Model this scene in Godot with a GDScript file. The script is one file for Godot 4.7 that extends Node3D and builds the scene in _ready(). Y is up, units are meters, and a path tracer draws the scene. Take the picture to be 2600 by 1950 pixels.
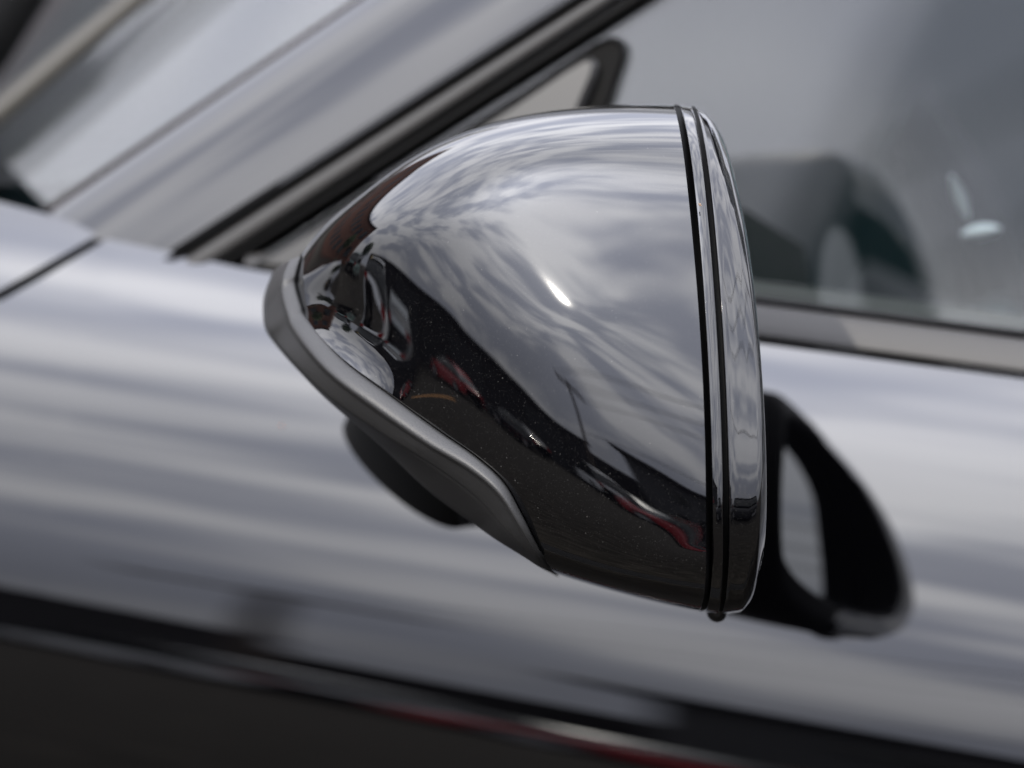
extends Node3D

# ---- frame of the wing mirror: right, up, towards the viewer's side (metres per unit U)
const U := 0.11026
const MX := Vector3(0.96463558, 0.04917971, -0.2589586)
const MY := Vector3(-0.13341012, 0.9384048, -0.31874467)
const MW := Vector3(0.22733222, 0.34202014, 0.91177973)
const M0 := Vector3(0.0, 1.0, 0.0)
const SUN_AZ := -13.2
const SUN_EL := 41.0

var mats := {}
var taken := {}
var rng := RandomNumberGenerator.new()

func _ready() -> void:
	rng.seed = 7
	set_camera()
	set_sky()
	make_materials()
	build_ground()
	build_surroundings()
	build_car()

# ------------------------------------------------------------------ camera, sky, sun
func set_camera() -> void:
	var cam := Camera3D.new()
	cam.name = "camera"
	var at := CameraAttributesPhysical.new()
	at.frustum_focal_length = 145.1
	at.frustum_focus_distance = 1.245
	at.exposure_aperture = 6.8
	at.frustum_near = 0.05
	at.frustum_far = 400.0
	cam.attributes = at
	cam.fov = 9.454
	cam.near = 0.05
	cam.far = 400.0
	cam.basis = Basis(MX, MY, MW)
	cam.position = M0 + MW * 1.29997
	add_child(cam)

func sun_dir() -> Vector3:
	var a := deg_to_rad(SUN_AZ)
	var e := deg_to_rad(SUN_EL)
	return Vector3(sin(a) * cos(e), sin(e), cos(a) * cos(e))

func set_sky() -> void:
	var w := 1280
	var h := 640
	var big := FastNoiseLite.new()
	big.seed = 87
	big.noise_type = FastNoiseLite.TYPE_SIMPLEX_SMOOTH
	big.frequency = 0.55
	big.fractal_octaves = 7
	big.fractal_gain = 0.52
	var warp := FastNoiseLite.new()
	warp.seed = 5
	warp.frequency = 0.8
	warp.fractal_octaves = 2
	var data := PackedFloat32Array()
	data.resize(w * h * 3)
	var s := sun_dir()
	var bank := Vector3(sin(deg_to_rad(-34.0)) * 0.45, 0.89, cos(deg_to_rad(-34.0)) * 0.45).normalized()   # the thin bright bank of cloud left of the sun
	var low := Vector3(sin(deg_to_rad(-13.0)) * 0.9, 0.44, cos(deg_to_rad(-13.0)) * 0.9).normalized()   # thinner cloud under the sun
	for j in h:
		var el := (0.5 - (j + 0.5) / h) * PI
		if el < -0.02:
			for i in w:
				var k0 := (j * w + i) * 3
				data[k0] = 0.10
				data[k0 + 1] = 0.095
				data[k0 + 2] = 0.09
			continue
		for i in w:
			var az := ((i + 0.5) / w - 0.25) * TAU
			var d := Vector3(cos(az) * cos(el), sin(el), sin(az) * cos(el))
			var sn := sin(maxf(el, 0.0))
			var q := Vector3(d.x, d.y * 1.7, d.z)
			q += Vector3(warp.get_noise_3d(q.x, q.y, q.z), warp.get_noise_3d(q.x + 31.0, q.y, q.z), warp.get_noise_3d(q.x, q.y + 17.0, q.z)) * 0.16
			var c := big.get_noise_3dv(q * 7.2)
			var t := smoothstep(0.0, 1.0, 0.5 + c * (1.9 - 0.95 * sn))      # 0 thick grey cloud, 1 thin bright cloud
			var ang := rad_to_deg(acos(clampf(d.dot(s), -1.0, 1.0)))
			var far_ang := rad_to_deg(acos(clampf(d.dot(bank), -1.0, 1.0)))
			var low_ang := rad_to_deg(acos(clampf(d.dot(low), -1.0, 1.0)))
			var glow := 0.40 * exp(-ang / 7.0) * (0.3 + 1.0 * t) + 0.9 * exp(-ang * ang / 2.0)
			var lift := 0.165 + 0.86 * sn * (1.0 - 0.30 * sn) + 0.85 * exp(-far_ang * far_ang / 300.0) + 0.10 * exp(-low_ang * low_ang / 130.0)
			var col := Color(0.60, 0.63, 0.76).lerp(Color(1.14, 1.145, 1.22), t) * lift
			var warm := Color(1.0, 0.985, 0.94)
			var g := glow
			var k := (j * w + i) * 3
			data[k] = col.r + warm.r * g
			data[k + 1] = col.g + warm.g * g
			data[k + 2] = col.b + warm.b * g
	var im := Image.create_from_data(w, h, false, Image.FORMAT_RGBF, data.to_byte_array())
	var pano := PanoramaSkyMaterial.new()
	pano.panorama = ImageTexture.create_from_image(im)
	var sky := Sky.new()
	sky.sky_material = pano
	var env := Environment.new()
	env.background_mode = Environment.BG_SKY
	env.sky = sky
	env.tonemap_mode = Environment.TONE_MAPPER_LINEAR
	env.tonemap_exposure = 5.0
	env.sdfgi_enabled = true
	env.ssao_enabled = true
	env.ssil_enabled = true
	var we := WorldEnvironment.new()
	we.name = "daylight"
	we.environment = env
	add_child(we)
	var sun := DirectionalLight3D.new()
	sun.name = "sun"
	sun.light_energy = 0.2
	sun.light_color = Color(1.0, 0.97, 0.92)
	sun.light_angular_distance = 0.5
	sun.shadow_enabled = true
	sun.basis = Basis.looking_at(-s)
	add_child(sun)

# ------------------------------------------------------------------ materials
func std(name: String, col: Color, rough: float, metal := 0.0, spec := 0.5) -> StandardMaterial3D:
	var m := StandardMaterial3D.new()
	m.resource_name = name
	m.albedo_color = col.linear_to_srgb()
	m.roughness = rough
	m.metallic = metal
	m.metallic_specular = spec
	mats[name] = m
	return m

func noise_tex(freq: float, ramp: Array, at: Array, size := 512, oct := 4, sd := 1, kind := FastNoiseLite.TYPE_SIMPLEX_SMOOTH) -> NoiseTexture2D:
	var n := FastNoiseLite.new()
	n.seed = sd
	n.noise_type = kind
	n.frequency = freq
	n.fractal_octaves = oct
	var t := NoiseTexture2D.new()
	t.width = size
	t.height = size
	t.seamless = true
	t.noise = n
	var g := Gradient.new()
	g.offsets = PackedFloat32Array(at)
	var cs := PackedColorArray()
	for c in ramp:
		cs.append((c as Color).linear_to_srgb())
	g.colors = cs
	t.color_ramp = g
	return t

func speck_tex(base: Color, size: int, count: int, tones: Array, biggest: int, sd: int) -> ImageTexture:
	var r := RandomNumberGenerator.new()
	r.seed = sd
	var im := Image.create_empty(size, size, false, Image.FORMAT_RGB8)
	im.fill(base.linear_to_srgb())
	for i in count:
		var k: Color = tones[r.randi() % tones.size()]
		var f := r.randf()
		var c := base.lerp(k, 0.25 + 0.75 * f * f).linear_to_srgb()
		var x := r.randi() % (size - 4)
		var y := r.randi() % (size - 4)
		var e := 1 + (r.randi() % biggest if r.randf() < 0.12 else 0)
		im.fill_rect(Rect2i(x, y, e, 1 + (r.randi() % e)), c)
	return ImageTexture.create_from_image(im)

func make_materials() -> void:
	var paint := std("paint", Color(0.0008, 0.0008, 0.001), 0.015, 0.0, 0.5)
	paint.clearcoat_enabled = true
	paint.clearcoat = 1.0
	paint.clearcoat_roughness = 0.0
	var cap := std("cap_paint", Color(1, 1, 1), 0.03, 0.0, 0.5)
	cap.clearcoat_enabled = true
	cap.clearcoat = 1.0
	cap.clearcoat_roughness = 0.0
	cap.albedo_texture = speck_tex(Color(0.0008, 0.0008, 0.001), 1024, 22000, [Color(0.032, 0.032, 0.03), Color(0.02, 0.019, 0.018), Color(0.075, 0.072, 0.068)], 2, 3)
	cap.uv1_triplanar = true
	cap.uv1_scale = Vector3.ONE * 6.0
	var gloss := std("gloss_black", Color(0.0016, 0.0016, 0.0017), 0.05, 0.0, 0.5)
	gloss.clearcoat_enabled = true
	gloss.clearcoat = 0.7
	gloss.clearcoat_roughness = 0.0
	var matte := std("matte_plastic", Color(0.026, 0.026, 0.0263), 0.48, 0.0, 0.5)
	matte.uv1_triplanar = true
	matte.uv1_scale = Vector3.ONE * 30.0
	var nn := FastNoiseLite.new()
	nn.frequency = 0.09
	nn.fractal_octaves = 2
	var nt := NoiseTexture2D.new()
	nt.width = 512
	nt.height = 512
	nt.seamless = true
	nt.as_normal_map = true
	nt.bump_strength = 2.0
	nt.noise = nn
	matte.normal_enabled = true
	matte.normal_texture = nt
	matte.normal_scale = 0.35
	std("rubber", Color(0.0025, 0.0025, 0.0025), 0.5, 0.0, 0.2)
	std("groove", Color(0.002, 0.002, 0.002), 0.5, 0.0, 0.2)
	std("satin_trim", Color(0.028, 0.027, 0.0262), 0.55, 0.0, 0.5)
	std("mirror_silver", Color(0.42, 0.44, 0.46), 0.01, 1.0)
	std("cabin_black", Color(0.006, 0.006, 0.0065), 0.6, 0.0, 0.4)
	std("leather_grey", Color(0.022, 0.05, 0.054), 0.5)
	std("sill_grey", Color(0.05, 0.056, 0.056), 0.6)
	std("lint_tan", Color(0.22, 0.15, 0.10), 0.9)
	std("dirt_orange", Color(0.30, 0.09, 0.04), 0.9)
	std("sail_black", Color(0.02, 0.02, 0.02), 0.3)
	std("cream_trim", Color(0.28, 0.27, 0.25), 0.6)
	std("chrome", Color(0.34, 0.40, 0.40), 0.3, 1.0)
	std("wiper_rubber", Color(0.003, 0.003, 0.003), 0.6, 0.0, 0.2)
	std("wiper_arm", Color(0.035, 0.032, 0.026), 0.5)
	var glass := std("window_glass", Color(0.6, 0.85, 0.8, 1.0), 0.0)
	glass.albedo_color = Color(0.05, 0.45, 0.48, 0.007)
	glass.metallic_specular = 0.45
	glass.transparency = BaseMaterial3D.TRANSPARENCY_ALPHA
	# surroundings
	var asphalt := std("asphalt", Color(1, 1, 1), 0.9)
	asphalt.metallic_specular = 0.15
	asphalt.albedo_texture = noise_tex(0.02, [Color(0.015, 0.0135, 0.0115), Color(0.026, 0.0235, 0.020), Color(0.045, 0.040, 0.034)], [0.0, 0.5, 1.0], 1024, 6, 4)
	asphalt.uv1_triplanar = true
	asphalt.uv1_world_triplanar = true
	asphalt.uv1_scale = Vector3.ONE * 0.35
	std("road_paint", Color(0.42, 0.18, 0.03), 0.8)
	var wall := std("dark_wall", Color(1, 1, 1), 0.85)
	wall.albedo_texture = noise_tex(0.01, [Color(0.012, 0.011, 0.013), Color(0.022, 0.020, 0.021)], [0.2, 0.9], 512, 4, 9)
	wall.uv1_triplanar = true
	wall.uv1_scale = Vector3.ONE * 0.2
	std("brown_brick", Color(0.10, 0.045, 0.030), 0.9)
	std("roof_dark", Color(0.02, 0.02, 0.022), 0.8)
	std("pale_render", Color(0.06, 0.06, 0.063), 0.85)
	std("sign_yellow", Color(0.55, 0.36, 0.04), 0.6)
	std("dark_glass", Color(0.01, 0.012, 0.012), 0.03)
	std("car_white", Color(0.62, 0.63, 0.64), 0.25)
	std("car_silver", Color(0.28, 0.30, 0.31), 0.3, 0.3)
	std("car_red", Color(0.28, 0.02, 0.025), 0.2)
	std("car_black", Color(0.012, 0.012, 0.014), 0.2)
	std("car_green", Color(0.12, 0.17, 0.16), 0.3)
	std("tyre", Color(0.012, 0.012, 0.012), 0.9)
	std("rim_alloy", Color(0.4, 0.4, 0.41), 0.4, 0.6)
	std("lamp_clear", Color(0.25, 0.25, 0.25), 0.1)
	std("lamp_red", Color(0.3, 0.01, 0.01), 0.2)
	std("pole_wood", Color(0.06, 0.045, 0.035), 0.9)
	std("wire", Color(0.02, 0.02, 0.02), 0.6)
	std("leaf", Color(0.045, 0.07, 0.03), 0.8)
	std("bark", Color(0.05, 0.04, 0.03), 0.9)

# ------------------------------------------------------------------ mesh helpers
func bag() -> Dictionary:
	return {"v": PackedVector3Array(), "n": PackedVector3Array(), "i": PackedInt32Array()}

func tri(b: Dictionary, p: int, q: int, r: int) -> void:
	var v: PackedVector3Array = b.v
	var n: PackedVector3Array = b.n
	var g := (v[q] - v[p]).cross(v[r] - v[p])
	if g.length_squared() < 1e-20:
		return
	if g.dot(n[p] + n[q] + n[r]) > 0.0:
		b.i.append_array(PackedInt32Array([p, r, q]))
	else:
		b.i.append_array(PackedInt32Array([p, q, r]))

func sheet(b: Dictionary, P: PackedVector3Array, nu: int, nv: int, flip := false, N := PackedVector3Array(), wrap_v := false) -> void:
	var off: int = b.v.size()
	b.v.append_array(P)
	if N.is_empty():
		N.resize(P.size())
		for i in nu:
			for j in nv:
				var j0 := j - 1
				var j1 := j + 1
				if wrap_v:
					if j0 < 0: j0 = nv - 2
					if j1 > nv - 1: j1 = 1
				else:
					j0 = maxi(j0, 0)
					j1 = mini(j1, nv - 1)
				var du := P[mini(i + 1, nu - 1) * nv + j] - P[maxi(i - 1, 0) * nv + j]
				var dv := P[i * nv + j1] - P[i * nv + j0]
				var n := du.cross(dv)
				if n.length_squared() < 1e-18:
					n = N[(i - 1) * nv + j] * (-1.0 if flip else 1.0) if i > 0 else Vector3.UP
				n = n.normalized()
				N[i * nv + j] = -n if flip else n
		if nu > 2:   # collapsed first row takes its neighbour's normals
			for j in nv:
				if (P[nv + j] - P[j]).length_squared() > 0.0 and (P[mini(nv - 1, j + 1)] - P[maxi(0, j - 1)]).length_squared() < 1e-14:
					N[j] = N[nv + j]
	b.n.append_array(N)
	for i in nu - 1:
		for j in nv - 1:
			var k := off + i * nv + j
			tri(b, k, k + 1, k + nv)
			tri(b, k + 1, k + nv + 1, k + nv)

func flat_poly(b: Dictionary, pts: PackedVector3Array, normal: Vector3) -> void:
	var off: int = b.v.size()
	var ax := (pts[1] - pts[0]).normalized()
	ax = (ax - normal * ax.dot(normal)).normalized()
	var ay := normal.cross(ax)
	var p2 := PackedVector2Array()
	for p in pts:
		b.v.append(p)
		b.n.append(normal)
		p2.append(Vector2(p.dot(ax), p.dot(ay)))
	var t := Geometry2D.triangulate_polygon(p2)
	for k in range(0, t.size(), 3):
		tri(b, off + t[k], off + t[k + 1], off + t[k + 2])

func quad(b: Dictionary, p: Vector3, q: Vector3, r: Vector3, s: Vector3, inside: Vector3) -> void:
	var n := (q - p).cross(r - p).normalized()
	if n.dot((p + q + r + s) / 4.0 - inside) < 0.0:
		n = -n
	var off: int = b.v.size()
	for k in [p, q, r, s]:
		b.v.append(k)
		b.n.append(n)
	tri(b, off, off + 1, off + 2)
	tri(b, off, off + 2, off + 3)

func box(b: Dictionary, c: Vector3, size: Vector3, basis := Basis.IDENTITY) -> void:
	var e := size / 2.0
	var p := []
	for x in [-1, 1]:
		for y in [-1, 1]:
			for z in [-1, 1]:
				p.append(c + basis * Vector3(x * e.x, y * e.y, z * e.z))
	for f in [[0, 1, 3, 2], [4, 5, 7, 6], [0, 1, 5, 4], [2, 3, 7, 6], [0, 2, 6, 4], [1, 3, 7, 5]]:
		quad(b, p[f[0]], p[f[1]], p[f[2]], p[f[3]], c)

func tube(b: Dictionary, path: PackedVector3Array, radii: PackedFloat32Array, sides := 12, squash := 1.0, up := Vector3.UP) -> void:
	var n := path.size()
	var P := PackedVector3Array()
	for i in n:
		var t := (path[mini(i + 1, n - 1)] - path[maxi(i - 1, 0)]).normalized()
		var a := up.cross(t)
		if a.length() < 0.05:
			a = Vector3.RIGHT.cross(t)
		a = a.normalized()
		var c := t.cross(a)
		var r := radii[i] if radii.size() > 1 else radii[0]
		for k in sides + 1:
			var w := TAU * k / sides
			P.append(path[i] + (a * cos(w) + c * sin(w) * squash) * r)
	var N := PackedVector3Array()
	for i in n:
		for k in sides + 1:
			N.append((P[i * (sides + 1) + k] - path[i]).normalized())
	sheet(b, P, n, sides + 1, false, N)
	for e in [0, n - 1]:
		var nn := (path[e] - path[1 if e == 0 else n - 2]).normalized()
		var ring := PackedVector3Array()
		for k in sides:
			ring.append(P[e * (sides + 1) + k])
		flat_poly(b, ring, nn)

func prism(b: Dictionary, face: PackedVector3Array, normal: Vector3, depth: float, bevel := 0.0) -> void:
	# a plate: its front is face, drawn in a little by the bevel, and it goes back by depth
	var n := face.size()
	var c := Vector3.ZERO
	for p in face:
		c += p / n
	var inner := PackedVector3Array()
	for k in n:
		var e0 := (face[k] - face[(k + n - 1) % n]).normalized()
		var e1 := (face[(k + 1) % n] - face[k]).normalized()
		var m0 := normal.cross(e0)
		var m1 := normal.cross(e1)
		var m := (m0 + m1).normalized()
		m *= bevel / maxf(0.4, m.dot(m0))
		inner.append(face[k] + m)
	var area := 0.0
	for k in n:
		area += (face[k] - c).cross(face[(k + 1) % n] - c).dot(normal)
	if area < 0.0:
		for k in n:
			inner[k] = 2.0 * face[k] - inner[k]
	flat_poly(b, inner, normal)
	for k in n:
		var k1 := (k + 1) % n
		var lo := normal * bevel
		if bevel > 0.0:
			quad(b, inner[k], inner[k1], face[k1] - lo, face[k] - lo, c - normal * depth)
		quad(b, face[k] - lo, face[k1] - lo, face[k1] - normal * depth, face[k] - normal * depth, c - normal * depth * 0.5)
	var back := PackedVector3Array()
	for k in n:
		back.append(face[k] - normal * depth)
	flat_poly(b, back, -normal)

func numbered(called: String) -> String:
	if not taken.has(called):
		taken[called] = 0
		return called
	taken[called] += 1
	return "%s_%03d" % [called, taken[called]]

func commit(b: Dictionary, called: String, mat: String, parent: Node = self) -> MeshInstance3D:
	var arr := []
	arr.resize(Mesh.ARRAY_MAX)
	arr[Mesh.ARRAY_VERTEX] = b.v
	arr[Mesh.ARRAY_NORMAL] = b.n
	arr[Mesh.ARRAY_INDEX] = b.i
	var m := ArrayMesh.new()
	m.add_surface_from_arrays(Mesh.PRIMITIVE_TRIANGLES, arr)
	m.surface_set_material(0, mats[mat])
	var o := MeshInstance3D.new()
	o.name = numbered(called) if parent == self else called
	o.mesh = m
	parent.add_child(o, true)
	return o

func tag(o: Node, label: String, category := "", group := "", kind := "") -> void:
	if label: o.set_meta("label", label)
	if category: o.set_meta("category", category)
	if group: o.set_meta("group", group)
	if kind: o.set_meta("kind", kind)

func thing(called: String, label: String, category: String, at := Vector3.ZERO, turn := 0.0, group := "") -> Node3D:
	var o := Node3D.new()
	o.name = numbered(called)
	add_child(o)
	o.position = at
	o.rotation.y = turn
	tag(o, label, category, group)
	return o

func part_node(called: String, parent: Node) -> Node3D:
	var o := Node3D.new()
	o.name = called
	parent.add_child(o, true)
	return o

# ------------------------------------------------------------------ ground and surroundings
func build_ground() -> void:
	var b := bag()
	quad(b, Vector3(-160, 0, -160), Vector3(160, 0, -160), Vector3(160, 0, 160), Vector3(-160, 0, 160), Vector3(0, -1, 0))
	tag(commit(b, "ground", "asphalt"), "", "", "", "structure")
	var p := bag()
	var a := Vector3(-4.0, 0.004, 2.1)
	var e := Vector3(-7.5, 0.004, 7.5)
	var s := (e - a).cross(Vector3.UP).normalized() * 0.06
	quad(p, a - s, a + s, e + s, e - s, Vector3(0, -1, 0))
	tag(commit(p, "painted_line", "road_paint"), "", "", "", "structure")

func wall_building(called: String, label: String, p0: Vector3, p1: Vector3, depth: float, h: float, mat: String, rows: int, per: float, roof_over := 0.0) -> Node3D:
	var o := thing(called, label, "building", p0)
	var d := (p1 - p0)
	var L := d.length()
	var ux := d / L
	var uz := ux.cross(Vector3.UP)          # away from the viewer
	if uz.dot(p0) < 0.0:
		uz = -uz
	var bs := Basis(ux, Vector3.UP, uz)
	var b := bag()
	box(b, ux * L / 2.0 + uz * depth / 2.0 + Vector3.UP * h / 2.0, Vector3(L, h, depth), bs)
	commit(b, "wall", mat, o)
	var r := bag()
	box(r, ux * L / 2.0 + uz * depth / 2.0 + Vector3.UP * (h + 0.12), Vector3(L + 0.3 + roof_over * 2.0, 0.24, depth + 0.3 + roof_over * 2.0), bs)
	commit(r, "roof", "roof_dark", o)
	if per > 0.0:
		var n := int(L / per)
		for row in rows:
			for k in n:
				var c := ux * (k + 0.5) * per - uz * 0.03 + Vector3.UP * (1.6 + row * 2.7)
				if c.y > h - 0.8:
					continue
				var w := bag()
				box(w, c, Vector3(per * 0.5, 1.2, 0.06), bs)
				var win := commit(w, "window", "dark_glass", o)
				var fr := bag()
				box(fr, c - Vector3.UP * 0.64, Vector3(per * 0.5 + 0.2, 0.08, 0.14), bs)
				commit(fr, "sill", "pale_render", win)
	return o

func build_surroundings() -> void:
	var w := wall_building("warehouse", "long low dark warehouse wall reflected as the black band across the mirror cap", Vector3(-7.6, 0, 24.9), Vector3(-30.0, 0, 7.6), 14.0, 3.7, "dark_wall", 0, 0.0)
	var ux := Vector3(-30.0 + 7.6, 0, 7.6 - 24.9).normalized()
	for k in 4:
		var d := bag()
		box(d, ux * (4.0 + 6.5 * k) + Vector3(0, 1.6, 0), Vector3(3.0, 3.2, 0.12), Basis(ux, Vector3.UP, ux.cross(Vector3.UP)))
		commit(d, "roller_door", "roof_dark", w)
	var sg := bag()
	box(sg, ux * 26.5 + Vector3(0, 3.0, 0), Vector3(1.6, 0.9, 0.3), Basis(ux, Vector3.UP, ux.cross(Vector3.UP)))
	commit(sg, "sign_board", "sign_yellow", w)
	wall_building("brown_building", "reddish brown brick building reflected at the cap's left edge", Vector3(-14.5, 0, -1.0), Vector3(-14.5, 0, -26.0), 9.0, 6.0, "brown_brick", 3, 2.5)
	wall_building("flat_roofed_building", "grey building with wide flat eaves reflected at the cap's lower right", Vector3(14.0, 0, 30.0), Vector3(-6.6, 0, 31.4), 9.0, 6.0, "pale_render", 2, 2.2, 0.5)
	wall_building("storage_shed", "low dark shed reflected behind the cars between the warehouse and the flat roofed building", Vector3(-6.0, 0, 36.0), Vector3(-11.2, 0, 35.0), 5.0, 3.7, "dark_wall", 0, 0.0)
	make_pole("tall wooden utility pole with one crossarm, reflected at the warehouse's end", Vector3(-7.0, 0, 22.6), 7.0, 2.2)
	make_pole("short thin pole reflected beside the flat roofed building", Vector3(-7.6, 0, 39.0), 5.9, 1.2)
	make_pole("pole carrying the wires, beyond the car's tail", Vector3(9.5, 0, -2.0), 7.4, 2.2)
	for k in 3:
		wire(Vector3(-7.0 + (k - 1) * 0.9, 6.85, 22.6), Vector3(9.5 + (k - 1) * 0.9, 7.25, -2.0), ["left", "middle", "right"][k])
	wire(Vector3(-7.0, 4.4, 22.6), Vector3(9.5, 4.9, -2.0), "lower")
	parked_car("parked_car", "white estate car reflected nearest the mirror's foot", Vector3(-8.2, 0, 3.4), 0.5, "car_white", true)
	parked_car("parked_car", "pale green car reflected beside the white estate car", Vector3(-11.6, 0, 0.9), 0.35, "car_green", true)
	parked_car("parked_car", "silver saloon reflected between the white and red cars", Vector3(-12.0, 0, 7.6), 0.6, "car_silver", false)
	parked_car("parked_car", "red car reflected in front of the dark warehouse", Vector3(-13.0, 0, 13.4), 0.2, "car_red", false)
	parked_car("parked_car", "black car reflected in front of the dark warehouse", Vector3(-10.2, 0, 16.6), 0.3, "car_black", false)
	parked_car("parked_car", "white off-road car reflected under the utility pole", Vector3(-6.9, 0, 21.6), 0.9, "car_white", true)
	parked_car("parked_car", "silver car reflected second from the utility pole", Vector3(-5.5, 0, 23.4), 0.9, "car_silver", false)
	parked_car("parked_car", "black car reflected before the flat roofed building", Vector3(-5.0, 0, 25.4), 0.5, "car_black", true)
	parked_car("parked_car", "red hatchback reflected at the lower right of the cap", Vector3(-2.9, 0, 18.6), 0.05, "car_red", false)
	parked_car("parked_car", "black car parked nearest, reflected in the rear rim", Vector3(3.2, 0, 4.7), 0.05, "car_black", false)
	make_tree("leafy tree reflected above the pale green car", Vector3(-15.5, 0, 2.4), 4.4)
	make_tree("smaller tree reflected beside the brown building", Vector3(-12.0, 0, -3.5), 3.6)

func make_pole(label: String, at: Vector3, h: float, arm: float) -> void:
	var o := thing("utility_pole", label, "pole", at)
	var b := bag()
	tube(b, PackedVector3Array([Vector3.ZERO, Vector3(0, h, 0)]), PackedFloat32Array([0.14, 0.09]), 10)
	commit(b, "pole", "pole_wood", o)
	var c := bag()
	box(c, Vector3(0, h - 0.25, -0.12), Vector3(arm, 0.14, 0.1), Basis(Vector3.UP, 0.35))
	commit(c, "crossarm", "pole_wood", o)
	for k in 3:
		var i := bag()
		tube(i, PackedVector3Array([Vector3((k - 1) * arm * 0.42, h - 0.2, -0.12), Vector3((k - 1) * arm * 0.42, h - 0.05, -0.12)]), PackedFloat32Array([0.05, 0.035]), 8)
		commit(i, "insulator", "pale_render", o)

func wire(a: Vector3, e: Vector3, which: String) -> void:
	var b := bag()
	var p := PackedVector3Array()
	for k in 25:
		var t := k / 24.0
		p.append(a.lerp(e, t) - Vector3.UP * 0.5 * 4.0 * t * (1.0 - t))
	tube(b, p, PackedFloat32Array([0.016]), 6)
	tag(commit(b, "power_line", "wire"), "thin %s power line strung from the tall utility pole" % which, "wire", "power lines")

func parked_car(called: String, label: String, at: Vector3, turn: float, mat: String, tall: bool) -> void:
	var o := thing(called, label, "car", at, turn, "parked cars reflected in the paint")
	var h := 1.72 if tall else 1.42
	# stations along the length: x, sill, shoulder, half width
	var st := [[-2.15, 0.42, 0.60, 0.62], [-2.05, 0.28, 0.72, 0.80], [-1.3, 0.24, 0.86, 0.88], [-0.7, 0.24, 0.94, 0.90], [0.6, 0.24, 0.97, 0.90], [1.5, 0.24, 0.98, 0.88], [2.1, 0.30, 0.92, 0.80], [2.2, 0.45, 0.78, 0.66]]
	var P := PackedVector3Array()
	for s in st:
		for k in 13:
			var a := PI * k / 12.0
			var c := cos(a)
			var sn := sin(a)
			var zz: float = s[3] * signf(c) * pow(absf(c), 0.35)
			var yy: float = s[1] + (s[2] - s[1]) * pow(sn, 0.45)
			P.append(Vector3(s[0], yy, zz))
	var b := bag()
	sheet(b, P, st.size(), 13, true)
	commit(b, "body", mat, o)
	# cabin
	var cab := [[-0.95, 0.93, 0.05], [-0.35, 0.97, 0.85], [0.1, 0.97, 1.0], [1.1, 0.97, 0.97], [1.6 if not tall else 1.95, 0.97, 0.8 if tall else 0.55], [2.0 if not tall else 2.12, 0.95, 0.05]]
	var Q := PackedVector3Array()
	var R := PackedVector3Array()
	for s in cab:
		var top: float = s[1] + (h - s[1]) * s[2]
		for k in 9:
			var t := k / 8.0
			var c := cos(PI * t)
			Q.append(Vector3(s[0], s[1] + (top - s[1]) * pow(sin(PI * t), 0.4) - 0.02, 0.82 * signf(c) * pow(absf(c), 0.5) * (1.0 - 0.16 * sin(PI * t))))
	var g := bag()
	sheet(g, Q, cab.size(), 9, true)
	commit(g, "window", "dark_glass", o)
	for s in cab.slice(1, 5):
		var top: float = s[1] + (h - s[1]) * s[2]
		for k in 7:
			var t := (k / 6.0 - 0.5) * 2.0
			R.append(Vector3(s[0], top + 0.015 - 0.05 * t * t, 0.64 * t))
	var r := bag()
	sheet(r, R, 4, 7)
	commit(r, "roof", mat, o)
	for x in [-1.35, 1.35]:
		for z in [-0.8, 0.8]:
			var wh := bag()
			tube(wh, PackedVector3Array([Vector3(x, 0.32, z - 0.1), Vector3(x, 0.32, z + 0.1)]), PackedFloat32Array([0.32]), 16)
			var wn := commit(wh, "wheel", "tyre", o)
			var rm := bag()
			tube(rm, PackedVector3Array([Vector3(x, 0.32, z - 0.115), Vector3(x, 0.32, z + 0.115)]), PackedFloat32Array([0.2]), 12)
			commit(rm, "rim", "rim_alloy", wn)
	for z in [-0.62, 0.62]:
		var hl := bag()
		box(hl, Vector3(-2.06, 0.66, z), Vector3(0.16, 0.13, 0.3))
		commit(hl, "headlight", "lamp_clear", o)
		var tl := bag()
		box(tl, Vector3(2.13, 0.8, z), Vector3(0.12, 0.16, 0.26))
		commit(tl, "tail_light", "lamp_red", o)

func make_tree(label: String, at: Vector3, h: float) -> void:
	var o := thing("tree", label, "tree", at)
	var b := bag()
	tube(b, PackedVector3Array([Vector3.ZERO, Vector3(0.05, h * 0.35, 0), Vector3(0, h * 0.7, 0.1)]), PackedFloat32Array([0.14, 0.1, 0.04]), 8)
	for k in 5:
		var a := TAU * k / 5.0
		tube(b, PackedVector3Array([Vector3(0.03, h * 0.4, 0), Vector3(cos(a) * 0.7, h * 0.65, sin(a) * 0.7)]), PackedFloat32Array([0.05, 0.015]), 6)
	commit(b, "trunk", "bark", o)
	var c := bag()
	for k in 2600:
		var d := Vector3(rng.randfn(), rng.randfn(), rng.randfn()).normalized() * pow(rng.randf(), 0.4)
		var cl := 0.75 + 0.25 * sin(d.x * 7.0) * sin(d.y * 6.0 + 1.0) * sin(d.z * 8.0)
		var p := Vector3(d.x * 1.35 * cl, h * 0.66 + d.y * h * 0.33 * cl, d.z * 1.35 * cl)
		var bs := Basis(Vector3(rng.randfn(), rng.randfn(), rng.randfn()).normalized(), rng.randf() * TAU)
		var s := 0.05 + 0.06 * rng.randf()
		quad(c, p + bs.x * s, p + bs.y * s * 0.6, p - bs.x * s, p - bs.y * s * 0.6, p - bs.z)
	var cr := commit(c, "crown", "leaf", o)
	cr.set_meta("kind", "stuff")

# ------------------------------------------------------------------ the car
var prof_y := PackedFloat32Array()
var prof_z := PackedFloat32Array()
const TH0 := -40.0
const TH1 := 86.0
const THN := 253

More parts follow.
